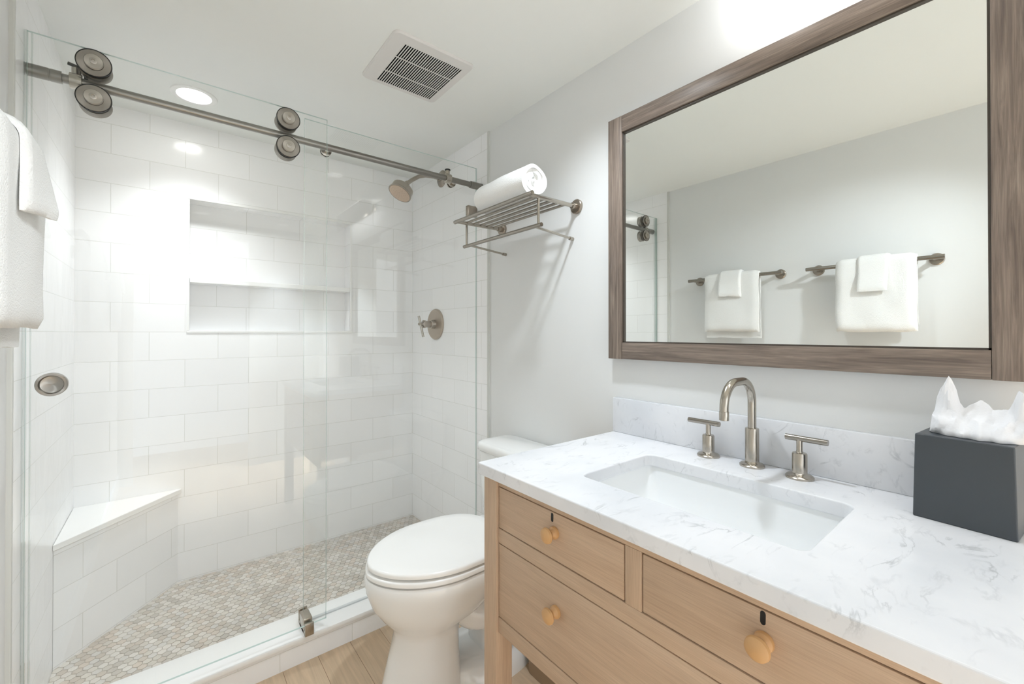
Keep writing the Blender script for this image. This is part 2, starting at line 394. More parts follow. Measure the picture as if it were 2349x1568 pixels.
b = MB(); b.box((XL - 0.02, YJ - 0.06, 0), (XL + 0.008, YB + 0.02, ZC)); struct(b, 'shower_tile_left', M['tile_y'], 'white glossy tiles on the left shower side wall')
b = MB(); b.box((XL - 0.002, YJ - 0.072, 0.0), (XL + 0.0095, YJ - 0.058, ZC), 0.002); struct(b, 'trim_2', M['metal_trim'], 'thin tile edge strip at the left of the shower')
# front wall with the doorway the photo was taken from
b = MB(); d0, d1, dz = -0.22, 0.56, 2.0
b.box((XL - 0.1, YF - 0.1, 0), (d0, YF, ZC)); b.box((d1, YF - 0.1, 0), (XR + 0.1, YF, ZC)); b.box((d0, YF - 0.1, dz), (d1, YF, ZC))
struct(b, 'wall_front', M['paint'])
b = MB()
for x0, x1, z0, z1 in ((d0 - 0.06, d0 + 0.005, 0, dz + 0.06), (d1 - 0.005, d1 + 0.06, 0, dz + 0.06), (d0, d1, dz - 0.005, dz + 0.06)):
    b.box((x0, YF - 0.005, z0), (x1, YF + 0.015, z1), 0.003)
struct(b, 'trim_3', M['trim'])
# back wall with recessed niche
NX0, NX1, NZ0, NZ1, ND = 0.0716, 0.7906, 1.190, 1.789, 0.09
b = MB(); x0, x1 = XL - 0.1, XR + 0.1; y = YB
def q4(x0, x1, z0, z1, y): b.quad((x0, y, z0), (x1, y, z0), (x1, y, z1), (x0, y, z1))
q4(x0, NX0, 0, ZC, y); q4(NX1, x1, 0, ZC, y); q4(NX0, NX1, 0, NZ0, y); q4(NX0, NX1, NZ1, ZC, y); q4(NX0, NX1, NZ0, NZ1, y + ND)
b.quad((NX0, y, NZ0), (NX0, y + ND, NZ0), (NX0, y + ND, NZ1), (NX0, y, NZ1)); b.quad((NX1, y, NZ0), (NX1, y + ND, NZ0), (NX1, y + ND, NZ1), (NX1, y, NZ1))
b.quad((NX0, y, NZ0), (NX1, y, NZ0), (NX1, y + ND, NZ0), (NX0, y + ND, NZ0)); b.quad((NX0, y, NZ1), (NX1, y, NZ1), (NX1, y + ND, NZ1), (NX0, y + ND, NZ1))
q4(x0, x1, 0, ZC, y + 0.2)
wb = struct(b, 'wall_back', M['tile_x'], 'white tiled back wall of the shower with a recessed niche')
b = MB(); b.box((NX0 + 0.001, YB - 0.004, 1.409), (NX1 - 0.001, YB + ND - 0.001, 1.431), 0.002)
nsh = finish(b, 'niche_shelf', M['quartz'], wb, smooth=0)
b = MB(); e = 0.011
b.box((NX0 - e, YB - 0.004, NZ1), (NX1 + e, YB + 0.004, NZ1 + e), 0.002); b.box((NX0 - e, YB - 0.004, NZ0 - e), (NX1 + e, YB + 0.004, NZ0), 0.002)
b.box((NX0 - e, YB - 0.004, NZ0), (NX0, YB + 0.004, NZ1), 0.002); b.box((NX1, YB - 0.004, NZ0), (NX1 + e, YB + 0.004, NZ1), 0.002)
finish(b, 'niche_edging', M['trim'], wb, smooth=0)
# baseboards
b = MB(); b.box((XR - 0.013, YF, 0), (XR, YJ - 0.009, 0.095), 0.003); struct(b, 'baseboard_right', M['trim'])
b = MB(); b.box((XL, YF, 0), (XL + 0.013, YJ - 0.073, 0.095), 0.003); struct(b, 'baseboard_left', M['trim'])
# shower floor: hexagon mosaic, one mesh, over a grout bed
SF0, SF1 = 0.062, 0.058
b = MB(); b.box((XL, 1.80, 0.0), (TX, YB, SF0 - 0.004)); struct(b, 'shower_floor_bed', M['grout'], 'grout bed under the shower mosaic')
b = MB(); R = 0.0148; dx = R * math.sqrt(3); dy = R * 1.5; row = 0; yy = 1.806
XLt = XL + 0.008
while yy < YB + R:
    xx = XLt + (dx / 2 if row % 2 else 0)
    while xx < TX + R:
        poly = [(min(max(xx + (R - 0.0011) * math.sin(PI / 3 * k), XLt), TX), min(max(yy + (R - 0.0011) * math.cos(PI / 3 * k), 1.806), YB)) for k in range(6)]
        ar = abs(sum(poly[i][0] * poly[(i + 1) % 6][1] - poly[(i + 1) % 6][0] * poly[i][1] for i in range(6))) / 2
        if ar > 2e-5 and not (ar < 0 or (xx - XLt) / 0.336 + (YB - yy) / 0.37 < 0.9):
            cx = sum(p[0] for p in poly) / 6; cy = sum(p[1] for p in poly) / 6
            zt = SF0 - 0.002 + random.uniform(-0.0003, 0.0003)
            b.rings([[(x, y, SF0 - 0.006) for x, y in poly], [(x, y, zt - 0.0006) for x, y in poly], [(cx + (x - cx) * 0.93, cy + (y - cy) * 0.93, zt) for x, y in poly]], cap0=False)
        xx += dx
    yy += dy; row += 1
fl = struct(b, 'shower_floor', M['mosaic'], 'small hexagon marble mosaic on the shower floor', merge=False, recalc=False)
# curb
CZ = 0.095
b = MB(); b.box((XL + 0.004, 1.660, -0.02), (TX, 1.806, CZ - 0.018)); cb = struct(b, 'shower_curb', M['tile_x'], 'low white tiled curb in front of the shower')
b = MB(); b.box((XL + 0.004, 1.652, CZ - 0.018), (TX, 1.812, CZ), 0.003); finish(b, 'curb_top', M['quartz'], cb, smooth=30)
# corner bench
bt = thing('corner_bench', 'white triangular bench slab with tiled front built into the left shower corner', 'shower bench', (-0.2, 2.3, SF0 - 0.004))
b = MB(); b.prism([(0.046, YB - 0.0005), (XL + 0.0085, YB - 0.0005), (XL + 0.0085, 2.045)], 0.456, 0.478)
o = finish(b, 'seat_slab', M['quartz'], bt, smooth=0); md = o.modifiers.new('bevel', 'BEVEL'); md.width = 0.0025; md.segments = 2
b = MB(); b.prism([(0.033, YB - 0.0005), (XL + 0.0085, YB - 0.0005), (XL + 0.0085, 2.058)], SF0 - 0.004, 0.456); finish(b, 'tiled_base', M['tile_d'], bt, smooth=0)

# ------------------------------------------------------------------ shower enclosure
def pane(parent, x0, x1, y0, y1, z0, z1, name='pane'):
    b = MB(); b.quad((x0, y0, z0), (x1, y0, z0), (x1, y0, z1), (x0, y0, z1)); b.quad((x0, y1, z0), (x0, y1, z1), (x1, y1, z1), (x1, y1, z0))
    b.quad((x0, y0, z0), (x0, y0, z1), (x0, y1, z1), (x0, y1, z0)); b.quad((x1, y0, z0), (x1, y1, z0), (x1, y1, z1), (x1, y0, z1))
    b.quad((x0, y0, z1), (x1, y0, z1), (x1, y1, z1), (x0, y1, z1)); b.quad((x0, y0, z0), (x0, y1, z0), (x1, y1, z0), (x1, y0, z0))
    o = finish(b, name, [M['glass'], M['glass_edge']], parent, smooth=0)
    for p in o.data.polygons: p.material_index = 0 if abs(p.normal.y) > 0.5 else 1
    return o
RZ, RY, RR = 1.8815, 1.69, 0.0125
fp = thing('fixed_glass_panel', 'fixed clear glass shower panel on the right, standing on the curb by the shower valve', 'glass panel', (0.78, 1.735, CZ))
gxs = 0.41
pane(fp, 0.394, TX - 0.001, 1.731, 1.739, CZ + 0.002, 1.986)
b = MB(); b.box((gxs, 1.729, CZ), (TX, 1.741, CZ + 0.006), 0.001); finish(b, 'bottom_seal', simple('seal_strip', srgb(206, 210, 210), 0.4), fp)
b = MB(); b.box((1.118, 1.724, 1.745), (TX, 1.746, 1.795), 0.002); finish(b, 'wall_clamp', M['nickel_w'], fp)
dr = thing('sliding_shower_door', 'sliding clear glass shower door with four round rollers and a finger pull, on the left', 'shower door', (0.08, 1.66, 0.128))
pane(dr, -0.292, 0.4545, 1.656, 1.664, 0.128, 1.969)
b = MB(); b.box((-0.2965, 1.653, 0.128), (-0.290, 1.667, 1.969), 0.001); b.box((-0.286, 1.6645, 0.128), (-0.283, 1.672, 1.969)); finish(b, 'edge_seal', M['seal'], dr, smooth=0)
for (x, z) in ((-0.166, 1.9175), (-0.166, 1.8155), (0.3235, 1.9175), (0.3235, 1.8155)):
    zz = z; sgn = 1 if z > RZ else -1
    zz = RZ + sgn * (RR + 0.0365)
    b = MB(); b.lathe((x, 1.656, zz), (0, -1, 0), [(0, 0.0352), (0.003, 0.0362), (0.0045, 0.0362), (0.006, 0.0345), (0.0062, 0.0)], 48, caps=True)
    b.lathe((x, 1.664, zz), (0, 1, 0), [(0, 0.016), (0.012, 0.016), (0.0125, 0.033), (0.018, 0.036), (0.02, 0.0345), (0.026, 0.0295), (0.032, 0.0345), (0.036, 0.036), (0.039, 0.033)], 40)
    r = finish(b, 'roller', M['spun_y'], dr)
    b = MB(); b.lathe((x, 1.6555, zz), (0, -1, 0), [(0, 0.0378), (0.0045, 0.0378)], 48); subpart(b, 'tire', M['black'], r)
    b = MB(); b.lathe((x, 1.650, zz), (0, -1, 0), [(0, 0.0185), (0.0018, 0.0185)], 40); subpart(b, 'gasket', M['black'], r)
    b = MB(); b.lathe((x, 1.6482, zz), (0, -1, 0), [(0, 0.0205), (0.006, 0.0205), (0.008, 0.019), (0.0082, 0.0085), (0.0105, 0.0085), (0.011, 0.0075), (0.0112, 0.004), (0.008, 0.0035), (0.008, 0.0)], 40); subpart(b, 'cap', M['spun_cap'], r)
b = MB(); pc = (-0.244, 1.655, 1.041)
b.lathe(pc, (0, -1, 0), [(-0.016, 0.026), (-0.014, 0.031), (0.002, 0.031), (0.005, 0.0295), (0.005, 0.0245), (-0.004, 0.022), (-0.006, 0.015), (-0.006, 0.0)], 48)
finish(b, 'finger_pull', M['spun_y'], dr)
rl = thing('door_rail', 'brushed nickel round rail carrying the sliding shower door', 'rail', (0.43, RY, RZ))
b = MB(); b.tube([(XL + 0.02, RY, RZ), (1.16, RY, RZ)], RR, 24); finish(b, 'rail_tube', M['nickel_x'], rl)
for (xa, xb, sg) in ((XL + 0.008, -0.232, 1), (TX, 1.108, -1)):
    b = MB(); l = abs(xb - xa); b.lathe((xa, RY, RZ), (sg, 0, 0), [(0, 0.0165), (l * 0.62, 0.0165), (l * 0.63, 0.0158), (l * 0.66, 0.0158), (l * 0.67, 0.0165), (l, 0.0165), (l + 0.001, 0.014)], 28)
    finish(b, 'end_sleeve', M['nickel_x'], rl)
for x, sg in ((-0.205, 1), (0.985, -1)):
    b = MB(); b.lathe((x - 0.013, RY, RZ), (1, 0, 0), [(0, 0.0195), (0.001, 0.021), (0.025, 0.021), (0.026, 0.0195)], 32)
    b.tube([(x, RY, RZ + 0.015), (x, RY, RZ + 0.036)], 0.010, 20)
    st = finish(b, 'rail_stop', M['nickel'], rl)
    b = MB()
    if sg > 0: b.tube([(x - 0.016, RY - 0.004, RZ + 0.044), (x, RY - 0.004, RZ + 0.0405), (x + 0.014, RY - 0.004, RZ + 0.034), (x + 0.019, RY - 0.004, RZ + 0.022), (x + 0.020, RY - 0.004, RZ + 0.012)], 0.0045, 10)
    else: b.lathe((x, RY, RZ + 0.036), (0, 0, 1), [(0, 0.0125), (0.005, 0.0125), (0.006, 0.011)], 24)
    subpart(b, 'bumper', M['black'], st)
for x in (0.47, 1.03):
    b = MB(); b.tube([(x, RY, RZ), (x, 1.731, RZ)], 0.011, 20); b.lathe((x, 1.731, RZ), (0, -1, 0), [(0, 0.019), (0.006, 0.019), (0.007, 0.017)], 28); b.lathe((x, 1.739, RZ), (0, 1, 0), [(0, 0.019), (0.006, 0.019), (0.007, 0.017)], 28)
    finish(b, 'standoff', M['nickel'], rl)
dg = MB(); gx = 0.394
dg.box((gx - 0.014, 1.647, CZ), (gx + 0.016, 1.744, CZ + 0.014), 0.002); dg.box((gx - 0.014, 1.645, CZ), (gx + 0.016, 1.6545, CZ + 0.044), 0.002)
dg.box((gx - 0.014, 1.6665, CZ), (gx + 0.016, 1.7295, CZ + 0.052), 0.003); dg.box((gx - 0.014, 1.741, CZ), (gx + 0.016, 1.750, CZ + 0.052), 0.002)
tag(finish(dg, 'door_guide', M['nickel'], loc=(gx, 1.69, CZ)), 'small metal door guide block on the white curb at the glass overlap', 'door guide')

# shower head and valve
sh = thing('showerhead', 'brushed nickel round shower head on a bent arm from the right wall', 'shower head', (TX, 2.07, 2.03))
b = MB(); b.lathe((TX, 2.07, 2.03), (-1, 0, 0), [(0, 0.046), (0.004, 0.046), (0.009, 0.04), (0.012, 0.016), (0.022, 0.014)], 40); finish(b, 'wall_flange', M['nickel_w'], sh)
arm = [(TX - 0.004, 2.07, 2.03), (1.12, 2.07, 2.03), (1.07, 2.07, 2.025), (1.03, 2.07, 2.010), (0.995, 2.07, 1.985), (0.962, 2.07, 1.957)]
b = MB(); b.tube(arm, 0.0105, 20); b.lathe((0.968, 2.07, 1.962), (-0.76, 0, -0.65), [(0, 0.0135), (0.012, 0.0145), (0.02, 0.0135)], 24); finish(b, 'shower_arm', M['nickel_w'], sh)
b = MB(); hd = Vector((-0.52, -0.10, -0.85)).normalized(); hb = Vector((0.952, 2.07, 1.947))
b.lathe(hb, hd, [(-0.008, 0.012), (0.002, 0.016), (0.012, 0.02), (0.018, 0.052), (0.022, 0.056), (0.050, 0.057), (0.054, 0.061), (0.060, 0.061)], 48)
hh = finish(b, 'head', M['nickel_w'], sh)
b = MB(); b.lathe(hb, hd, [(0.058, 0.055), (0.0615, 0.055)], 40)
hu = hd.cross(Vector((0, 1, 0))).normalized(); hw = hd.cross(hu)
for rr_, nn in ((0.0, 1), (0.012, 6), (0.022, 11), (0.033, 16), (0.044, 22)):
    for k in range(nn):
        a = 2 * PI * k / nn; p = hb + hd * 0.0612 + (hu * math.cos(a) + hw * math.sin(a)) * rr_
        b.lathe(p, hd, [(0, 0.0017), (0.002, 0.0012)], 6)
subpart(b, 'spray_face', simple('spray_face', srgb(196, 172, 150), 0.4, var=0.1), hh)
va = thing('shower_valve', 'round brushed nickel shower valve plate with a bar lever on the right tiled wall', 'shower valve', (TX, 2.135, 1.228))
vc = (TX, 2.135, 1.228)
b = MB(); b.lathe(vc, (-1, 0, 0), [(0, 0.086), (0.008, 0.086), (0.013, 0.082), (0.014, 0.05), (0.015, 0.0)], 56); finish(b, 'escutcheon', M['spun_x'], va)
b = MB(); b.lathe((TX - 0.013, 2.135, 1.228), (-1, 0, 0), [(0, 0.026), (0.022, 0.022), (0.024, 0.019), (0.056, 0.019), (0.058, 0.022), (0.068, 0.022), (0.070, 0.017), (0.076, 0.007), (0.096, 0.007)], 32); finish(b, 'hub', M['nickel_w'], va)
b = MB(); b.tube([(1.066, 2.139, 1.272), (1.088, 2.128, 1.157)], 0.0065, 18); finish(b, 'lever', M['nickel'], va)

# ------------------------------------------------------------------ ceiling things
vt = thing('exhaust_fan_grille', 'square white exhaust fan grille with dark slots on the ceiling', 'vent', (0.70, 1.41, ZC))
vx, vy, hv, z1 = 0.697, 1.413, 0.150, ZC - 0.011
gx0, gx1, gy0, gy1 = 0.598, 0.818, 1.301, 1.546
b = MB(); n = 6
outer = rrect(vx, vy, hv, 0.156, 0.022, n); mid = rrect(vx, vy, hv - 0.004, 0.152, 0.02, n)
b.rings([[(x, y, ZC) for x, y in outer], [(x, y, ZC - 0.0035) for x, y in outer], [(x, y, z1 + 0.003) for x, y in mid]], False, False)
b.fill([[(x, y, z1 + 0.003) for x, y in mid], [(gx0, gy0, z1 + 0.003), (gx1, gy0, z1 + 0.003), (gx1, gy1, z1 + 0.003), (gx0, gy1, z1 + 0.003)]])
finish(b, 'cover_plate', M['vent'], vt, smooth=40)
b = MB(); ns = 26; pit = (gx1 - gx0) / ns
for i in range(ns + 1):
    x = gx0 + i * pit; w = pit * 0.20
    b.box((max(x - w, gx0 - 0.002), gy0 - 0.002, z1 + 0.0025), (min(x + w, gx1 + 0.002), gy1 + 0.002, z1 + 0.0042))
for y in (gy0 + 0.078, gy1 - 0.072): b.box((gx0, y - 0.0014, z1 + 0.0026), (gx1, y + 0.0014, z1 + 0.0043))
finish(b, 'slats', M['vent'], vt, smooth=0)
b = MB(); b.box((gx0 - 0.004, gy0 - 0.004, z1 + 0.0055), (gx1 + 0.004, gy1 + 0.004, ZC)); finish(b, 'fan_shade_plate', M['dark'], vt, smooth=0)  # near-black plate stands in for the shade inside the fan
dl = thing('shower_downlight', 'round recessed downlight glowing in the ceiling above the shower', 'ceiling light', (SH_LIGHT[0], SH_LIGHT[1], ZC))
b = MB(); b.lathe((SH_LIGHT[0], SH_LIGHT[1], ZC), (0, 0, -1), [(0, 0.078), (0.004, 0.076), (0.006, 0.070), (0.005, 0.058), (0.001, 0.056)], 48, caps=False); finish(b, 'trim_ring', M['trim'], dl)
b = MB(); b.lathe((SH_LIGHT[0], SH_LIGHT[1], ZC), (0, 0, -1), [(0, 0.057), (0.002, 0.057)], 40); finish(b, 'lens', M['lens'], dl)
vl = thing('vanity_light', 'long wall light with an added flat metal front shade above the mirror', 'wall light', (XR, 0.215, 2.07))
b = MB(); b.box((XR - 0.016, -0.10, 2.070), (XR, 0.45, 2.122), 0.003); finish(b, 'back_plate', M['nickel_y'], vl)
b = MB(); b.box((1.058, -0.11, 1.992), (1.064, 0.465, 2.126), 0.002)  # front plate and end caps shaped to keep bulbs out of glass reflections
for y in (-0.11, 0.461): b.box((1.062, y, 2.028), (1.127, y + 0.004, 2.126))
finish(b, 'front_shade', M['nickel_y'], vl)
for (x, y, z) in VANITY_BULBS:
    b = MB(); b.tube([(XR - 0.014, y, z + 0.012), (x, y, z + 0.012)], 0.006, 12); b.lathe((x, y, z + 0.026), (0, 0, -1), [(0, 0.010), (0.008, 0.012), (0.012, 0.012)], 20); ar = finish(b, 'lamp_holder', M['nickel_y'], vl)
    b = MB(); b.lathe((x, y, z + 0.014), (0, 0, -1), [(0, 0.010), (0.005, 0.013), (0.013, 0.016), (0.021, 0.014), (0.027, 0.006)], 20); subpart(b, 'bulb', M['opal'], ar)
    light('vanity_lamp', 'POINT', (x, y, z - 0.022), P_VAN, 0.012, (0.94, 0.965, 1.0))
for x, y, pw, an, where, aim in FILL_CANS:  # unseen ceiling fixtures added to carry the fill spots
    t = thing('added_fill_downlight', 'added unseen fill downlight in the ceiling ' + where, 'ceiling light', (x, y, ZC))
    b = MB(); b.lathe((x, y, ZC), (0, 0, -1), [(0, 0.062), (0.004, 0.060), (0.005, 0.050), (0.003, 0.046)], 40, caps=False); finish(b, 'trim_ring', M['trim'], t)
    b = MB(); b.lathe((x, y, ZC), (0, 0, -1), [(0, 0.047), (0.001, 0.047)], 32); finish(b, 'lens', M['fill_lens'], t)
    rot = (0, 0, 0) if aim is None else (Vector(aim) - Vector((x, y, ZC - 0.012))).to_track_quat('-Z', 'Y').to_euler()
    light('fill_lamp', 'SPOT', (x, y, ZC - 0.012), pw, 0.04, (0.85, 0.925, 1.0), rot=rot, angle=math.radians(an), blend=0.9)

# ------------------------------------------------------------------ mirror
mi = thing('wall_mirror', 'large wall mirror in a grey-brown wood frame above the sink', 'mirror', (XR, 0.455, 1.49))
my0, my1, mz0, mz1, fw, fx = 0.001, 0.9095, 1.0936, 1.8886, 0.0535, 1.148
b = MB(); b.box((1.160, my0 + 0.03, mz0 + 0.03), (1.172, my1 - 0.03, mz1 - 0.03)); finish(b, 'mirror_glass', M['mirror'], mi, smooth=0)
for (y0, y1, nm) in ((my0, my0 + fw, 'stile'), (my1 - fw, my1, 'stile')):
    b = MB(); b.box((fx, y0, mz0), (XR, y1, mz1), 0.0012); finish(b, nm, M['frame_z'], mi, smooth=30)
for (z0, z1) in ((mz0 + 0.0004, mz0 + fw), (mz1 - fw, mz1 - 0.0004)):
    b = MB(); b.box((fx + 0.0005, my0 + fw + 0.0006, z0), (XR, my1 - fw - 0.0006, z1), 0.0012); finish(b, 'frame_rail', M['frame_y'], mi, smooth=30)
b = MB(); iy0, iy1, iz0, iz1 = my0 + fw, my1 - fw, mz0 + fw, mz1 - fw; w = 0.004
b.box((fx + 0.006, iy0, iz1 - w), (1.161, iy1, iz1 + 0.001)); b.box((fx + 0.006, iy0, iz0 - 0.001), (1.161, iy1, iz0 + w)); b.box((fx + 0.006, iy0 - 0.001, iz0), (1.161, iy0 + w, iz1)); b.box((fx + 0.006, iy1 - w, iz0), (1.161, iy1 + 0.001, iz1))
finish(b, 'inner_lip', simple('frame_lip', srgb(70, 62, 54), 0.4), mi, smooth=0)

# ------------------------------------------------------------------ vanity
CT, CBOT, CX0, CY0, CY1 = 0.850, 0.820, 0.614, -0.005, 0.9013
vn = thing('vanity_cabinet', 'light brown oak vanity cabinet with round wooden knobs under the marble counter', 'vanity', (0.9, 0.448, 0))
LX, RX0, VY0, VY1 = 0.628, 0.6345, 0.003, 0.893
for (x0, y0) in ((LX, VY1 - 0.051), (LX, VY0), (1.118, VY1 - 0.051), (1.118, VY0)):
    b = MB(); b.box((x0, y0, 0), (x0 + 0.051, y0 + 0.051, CBOT), 0.002); finish(b, 'leg', M['oak_z'], vn, smooth=30)
ly0, ly1 = VY0 + 0.051, VY1 - 0.051
def rail(name, y0, y1, z0, z1, mat='oak_y', x0=RX0):
    b = MB(); b.box((x0, y0, z0), (x0 + 0.022, y1, z1), 0.0012); return finish(b, name, M[mat], vn, smooth=30)
rail('top_rail', ly0, ly1, 0.801, CBOT); rail('middle_rail', ly0, ly1, 0.662, 0.697); rail('bottom_rail', ly0, ly1, 0.441, 0.479)
rail('divider', 0.4325, 0.4665, 0.697, 0.801, 'oak_z')
def drawer(y0, y1, z0, z1, knobs, key):
    g = 0.0026; b = MB(); b.box((RX0 + 0.0006, y0 + g, z0 + g), (RX0 + 0.022, y1 - g, z1 - g), 0.001)
    b.box((RX0 + 0.022, y0 + 0.004, z0 + 0.004), (RX0 + 0.04, y1 - 0.004, z1 - 0.004))
    d = finish(b, 'drawer', M['oak_y'], vn, smooth=30)
    for (ky, kz) in knobs:
        b = MB(); b.lathe((RX0 + 0.0006, ky, kz), (-1, 0, 0), [(0, 0.0125), (0.003, 0.0135), (0.007, 0.0125), (0.010, 0.0088), (0.014, 0.0075), (0.018, 0.0095), (0.021, 0.0148), (0.024, 0.0165), (0.028, 0.0155), (0.031, 0.0115), (0.0325, 0.0)], 32)
        subpart(b, 'knob', M['knob'], d)
    if key:
        ky, kz = key; b = MB(); pts = []
        for k in range(16):
            a = 2 * PI * k / 16; pts.append((RX0 + 0.0002, ky + 0.0036 * math.cos(a), kz + 0.0045 * math.sin(a) + (0.0052 if math.sin(a) > 0 else -0.0052)))
        b.rings([[(x + 0.002, y, z) for x, y, z in pts], pts]); subpart(b, 'keyhole', M['black'], d, smooth=0)
drawer(0.4665, ly1, 0.697, 0.801, [(0.644, 0.758)], (0.652, 0.787))
drawer(ly0, 0.4325, 0.697, 0.801, [(0.238, 0.758)], (0.240, 0.788))
drawer(ly0, ly1, 0.479, 0.662, [(0.640, 0.594), (0.238, 0.594)], None)
b = MB()
b.box((0.679, VY1 - 0.016, 0.45), (1.118, VY1 - 0.004, CBOT)); b.box((0.679, VY0 + 0.004, 0.45), (1.118, VY0 + 0.016, CBOT)); b.box((1.145, ly0, 0.45), (1.160, ly1, CBOT)); b.box((0.66, VY0 + 0.01, 0.442), (1.16, VY1 - 0.01, 0.452))
finish(b, 'carcass', M['oak_y'], vn, smooth=0)
# countertop with sink cutout, backsplash
SX0, SX1, SY0, SY1 = 0.742, 1.018, 0.221, 0.668
scx, scy, shx, shy = (SX0 + SX1) / 2, (SY0 + SY1) / 2, (SX1 - SX0) / 2, (SY1 - SY0) / 2
ct = thing('countertop', 'white grey-veined marble countertop on the oak vanity', 'countertop', (0.9, 0.448, CBOT))
b = MB(); out = [(CX0, CY0), (XR, CY0), (XR, CY1), (CX0, CY1)]; hole = rrect(scx, scy, shx, shy, 0.022, 8)
for z in (CT, CBOT): b.fill([[(x, y, z) for x, y in out], [(x, y, z) for x, y in hole]])
for lp in (out, hole): b.rings([[(x, y, CBOT) for x, y in lp], [(x, y, CT) for x, y in lp]], False, False)
o = finish(b, 'slab', M['marble'], ct, smooth=0); md = o.modifiers.new('bevel', 'BEVEL'); md.width = 0.003; md.segments = 3; md.limit_method = 'ANGLE'; md.angle_limit = math.radians(40)
b = MB(); b.box((1.160, CY0, CT), (XR, CY1, 0.963), 0.002); tag(finish(b, 'backsplash', M['marble'], loc=(1.17, 0.448, CT), smooth=30), 'low veined marble backsplash strip on the wall behind the faucet', 'backsplash')
# sink
sk = thing('sink', 'white rectangular undermount sink basin set into the marble counter', 'sink', (scx, scy, 0.68))
b = MB(); prof = [(0.8195, 0.012, 0.026), (0.8195, 0.004, 0.022), (0.80, 0.001, 0.022), (0.76, -0.010, 0.03), (0.715, -0.028, 0.04), (0.700, -0.048, 0.045), (0.694, -0.075, 0.05)]
rings = [[(x, y, z) for x, y in rrect(scx, scy, shx + g, shy + g, r, 8)] for z, g, r in prof]
rings.append([(scx + (x - scx) * 0.2, scy + (y - scy) * 0.1, 0.690) for x, y in rrect(scx, scy, shx, shx, shx * 0.99, 8)])
b.rings(rings, False, False)
b.rings([[(x, y, z) for x, y in rrect(scx, scy, shx + g, shy + g, r, 8)] for z, g, r in ((0.8195, 0.012, 0.026), (0.76, 0.002, 0.03), (0.70, -0.02, 0.045), (0.684, -0.06, 0.05))], False, True)
finish(b, 'basin', M['basin'], sk, smooth=50)
b = MB(); b.lathe((scx, scy, 0.688), (0, 0, 1), [(0, 0.03), (0.003, 0.03), (0.004, 0.024), (0.003, 0.018), (0.006, 0.016), (0.007, 0.0)], 32); finish(b, 'drain', M['nickel'], sk)
# faucet
fc = thing('faucet', 'brushed nickel gooseneck faucet with two bar lever handles on the marble counter', 'faucet', (1.123, 0.448, CT))
b = MB(); fx0, fy0 = 1.123, 0.448
b.lathe((fx0, fy0, CT), (0, 0, 1), [(0, 0.028), (0.004, 0.028), (0.007, 0.025), (0.009, 0.0185), (0.013, 0.0155), (0.092, 0.0155), (0.094, 0.0145), (0.0945, 0.0098)], 36)
pts = [(fx0, fy0, CT + 0.09), (fx0, fy0, CT + 0.15)]; R1 = 0.056; zt = CT + 0.213
for k in range(0, 11): a = PI / 2 * k / 10; pts.append((fx0 - R1 + R1 * math.cos(a), fy0, zt - R1 + R1 * math.sin(a)))
xo = 0.975
for k in range(0, 11): a = PI / 2 * k / 10; pts.append((xo + R1 - R1 * math.sin(a), fy0, zt - R1 + R1 * math.cos(a)))
pts.append((xo, fy0, zt - R1 - 0.006))
b.tube(pts, 0.0096, 24); sp_ = finish(b, 'spout', M['nickel'], fc)
b = MB(); b.lathe((xo, fy0, zt - R1 - 0.005), (0, 0, -1), [(0, 0.0096), (0.001, 0.0103), (0.02, 0.0103), (0.021, 0.008)], 24); subpart(b, 'aerator', M['nickel'], sp_)
for (hx, hy, ya, yb) in ((1.124, 0.558, 0.613, 0.528), (1.116, 0.344, 0.290, 0.372)):
    b = MB(); b.lathe((hx, hy, CT), (0, 0, 1), [(0, 0.028), (0.004, 0.028), (0.007, 0.025), (0.009, 0.0185), (0.012, 0.015), (0.054, 0.015), (0.057, 0.0135), (0.058, 0.0075), (0.062, 0.0062), (0.088, 0.0062)], 32)
    h = finish(b, 'handle', M['nickel'], fc)
    b = MB(); b.tube([(hx, ya, CT + 0.089), (hx, yb, CT + 0.089)], 0.0066, 20); subpart(b, 'lever', M['nickel_y'], h)
# tissue box
tb = thing('tissue_box', 'dark slate cube tissue box cover on the counter by the backsplash', 'tissue box', (1.095, 0.079, CT))
ax = Vector((-0.012, -0.124, 0)).normalized(); ay = Vector((0.124, -0.012, 0)).normalized(); c0 = Vector((1.046, 0.146, CT))
def P(u, v, z): return c0 + ax * u + ay * v + Vector((0, 0, z))
bw, bd, bh = 0.124, 0.112, 0.148
b = MB(); lo = [(-0.0, -0.0), (bw, 0), (bw, bd), (0, bd)]
cu, cv = bw / 2, bd / 2
hole = [(cu + 0.036 * math.cos(2 * PI * k / 28), cv + 0.024 * math.sin(2 * PI * k / 28)) for k in range(28)]
b.rings([[P(u, v, 0) for u, v in lo], [P(u + (0.003 if u == 0 else -0.003), v + (0.002 if v == 0 else -0.002), bh) for u, v in lo]], True, False)
b.fill([[P(u + (0.003 if u == 0 else -0.003), v + (0.002 if v == 0 else -0.002), bh) for u, v in lo], [P(u, v, bh) for u, v in hole]])
b.rings([[P(u, v, bh) for u, v in hole], [P(u, v, bh - 0.004) for u, v in hole]], False, False)
o = finish(b, 'cover', M['slate'], tb, smooth=0); md = o.modifiers.new('bevel', 'BEVEL'); md.width = 0.0022; md.segments = 3; md.limit_method = 'ANGLE'; md.angle_limit = math.radians(50)
b = MB(); b.box((1.062, 0.035, CT + 0.003), (1.135, 0.125, CT + 0.125)); finish(b, 'tissue_stack', M['tissue'], tb, smooth=0)
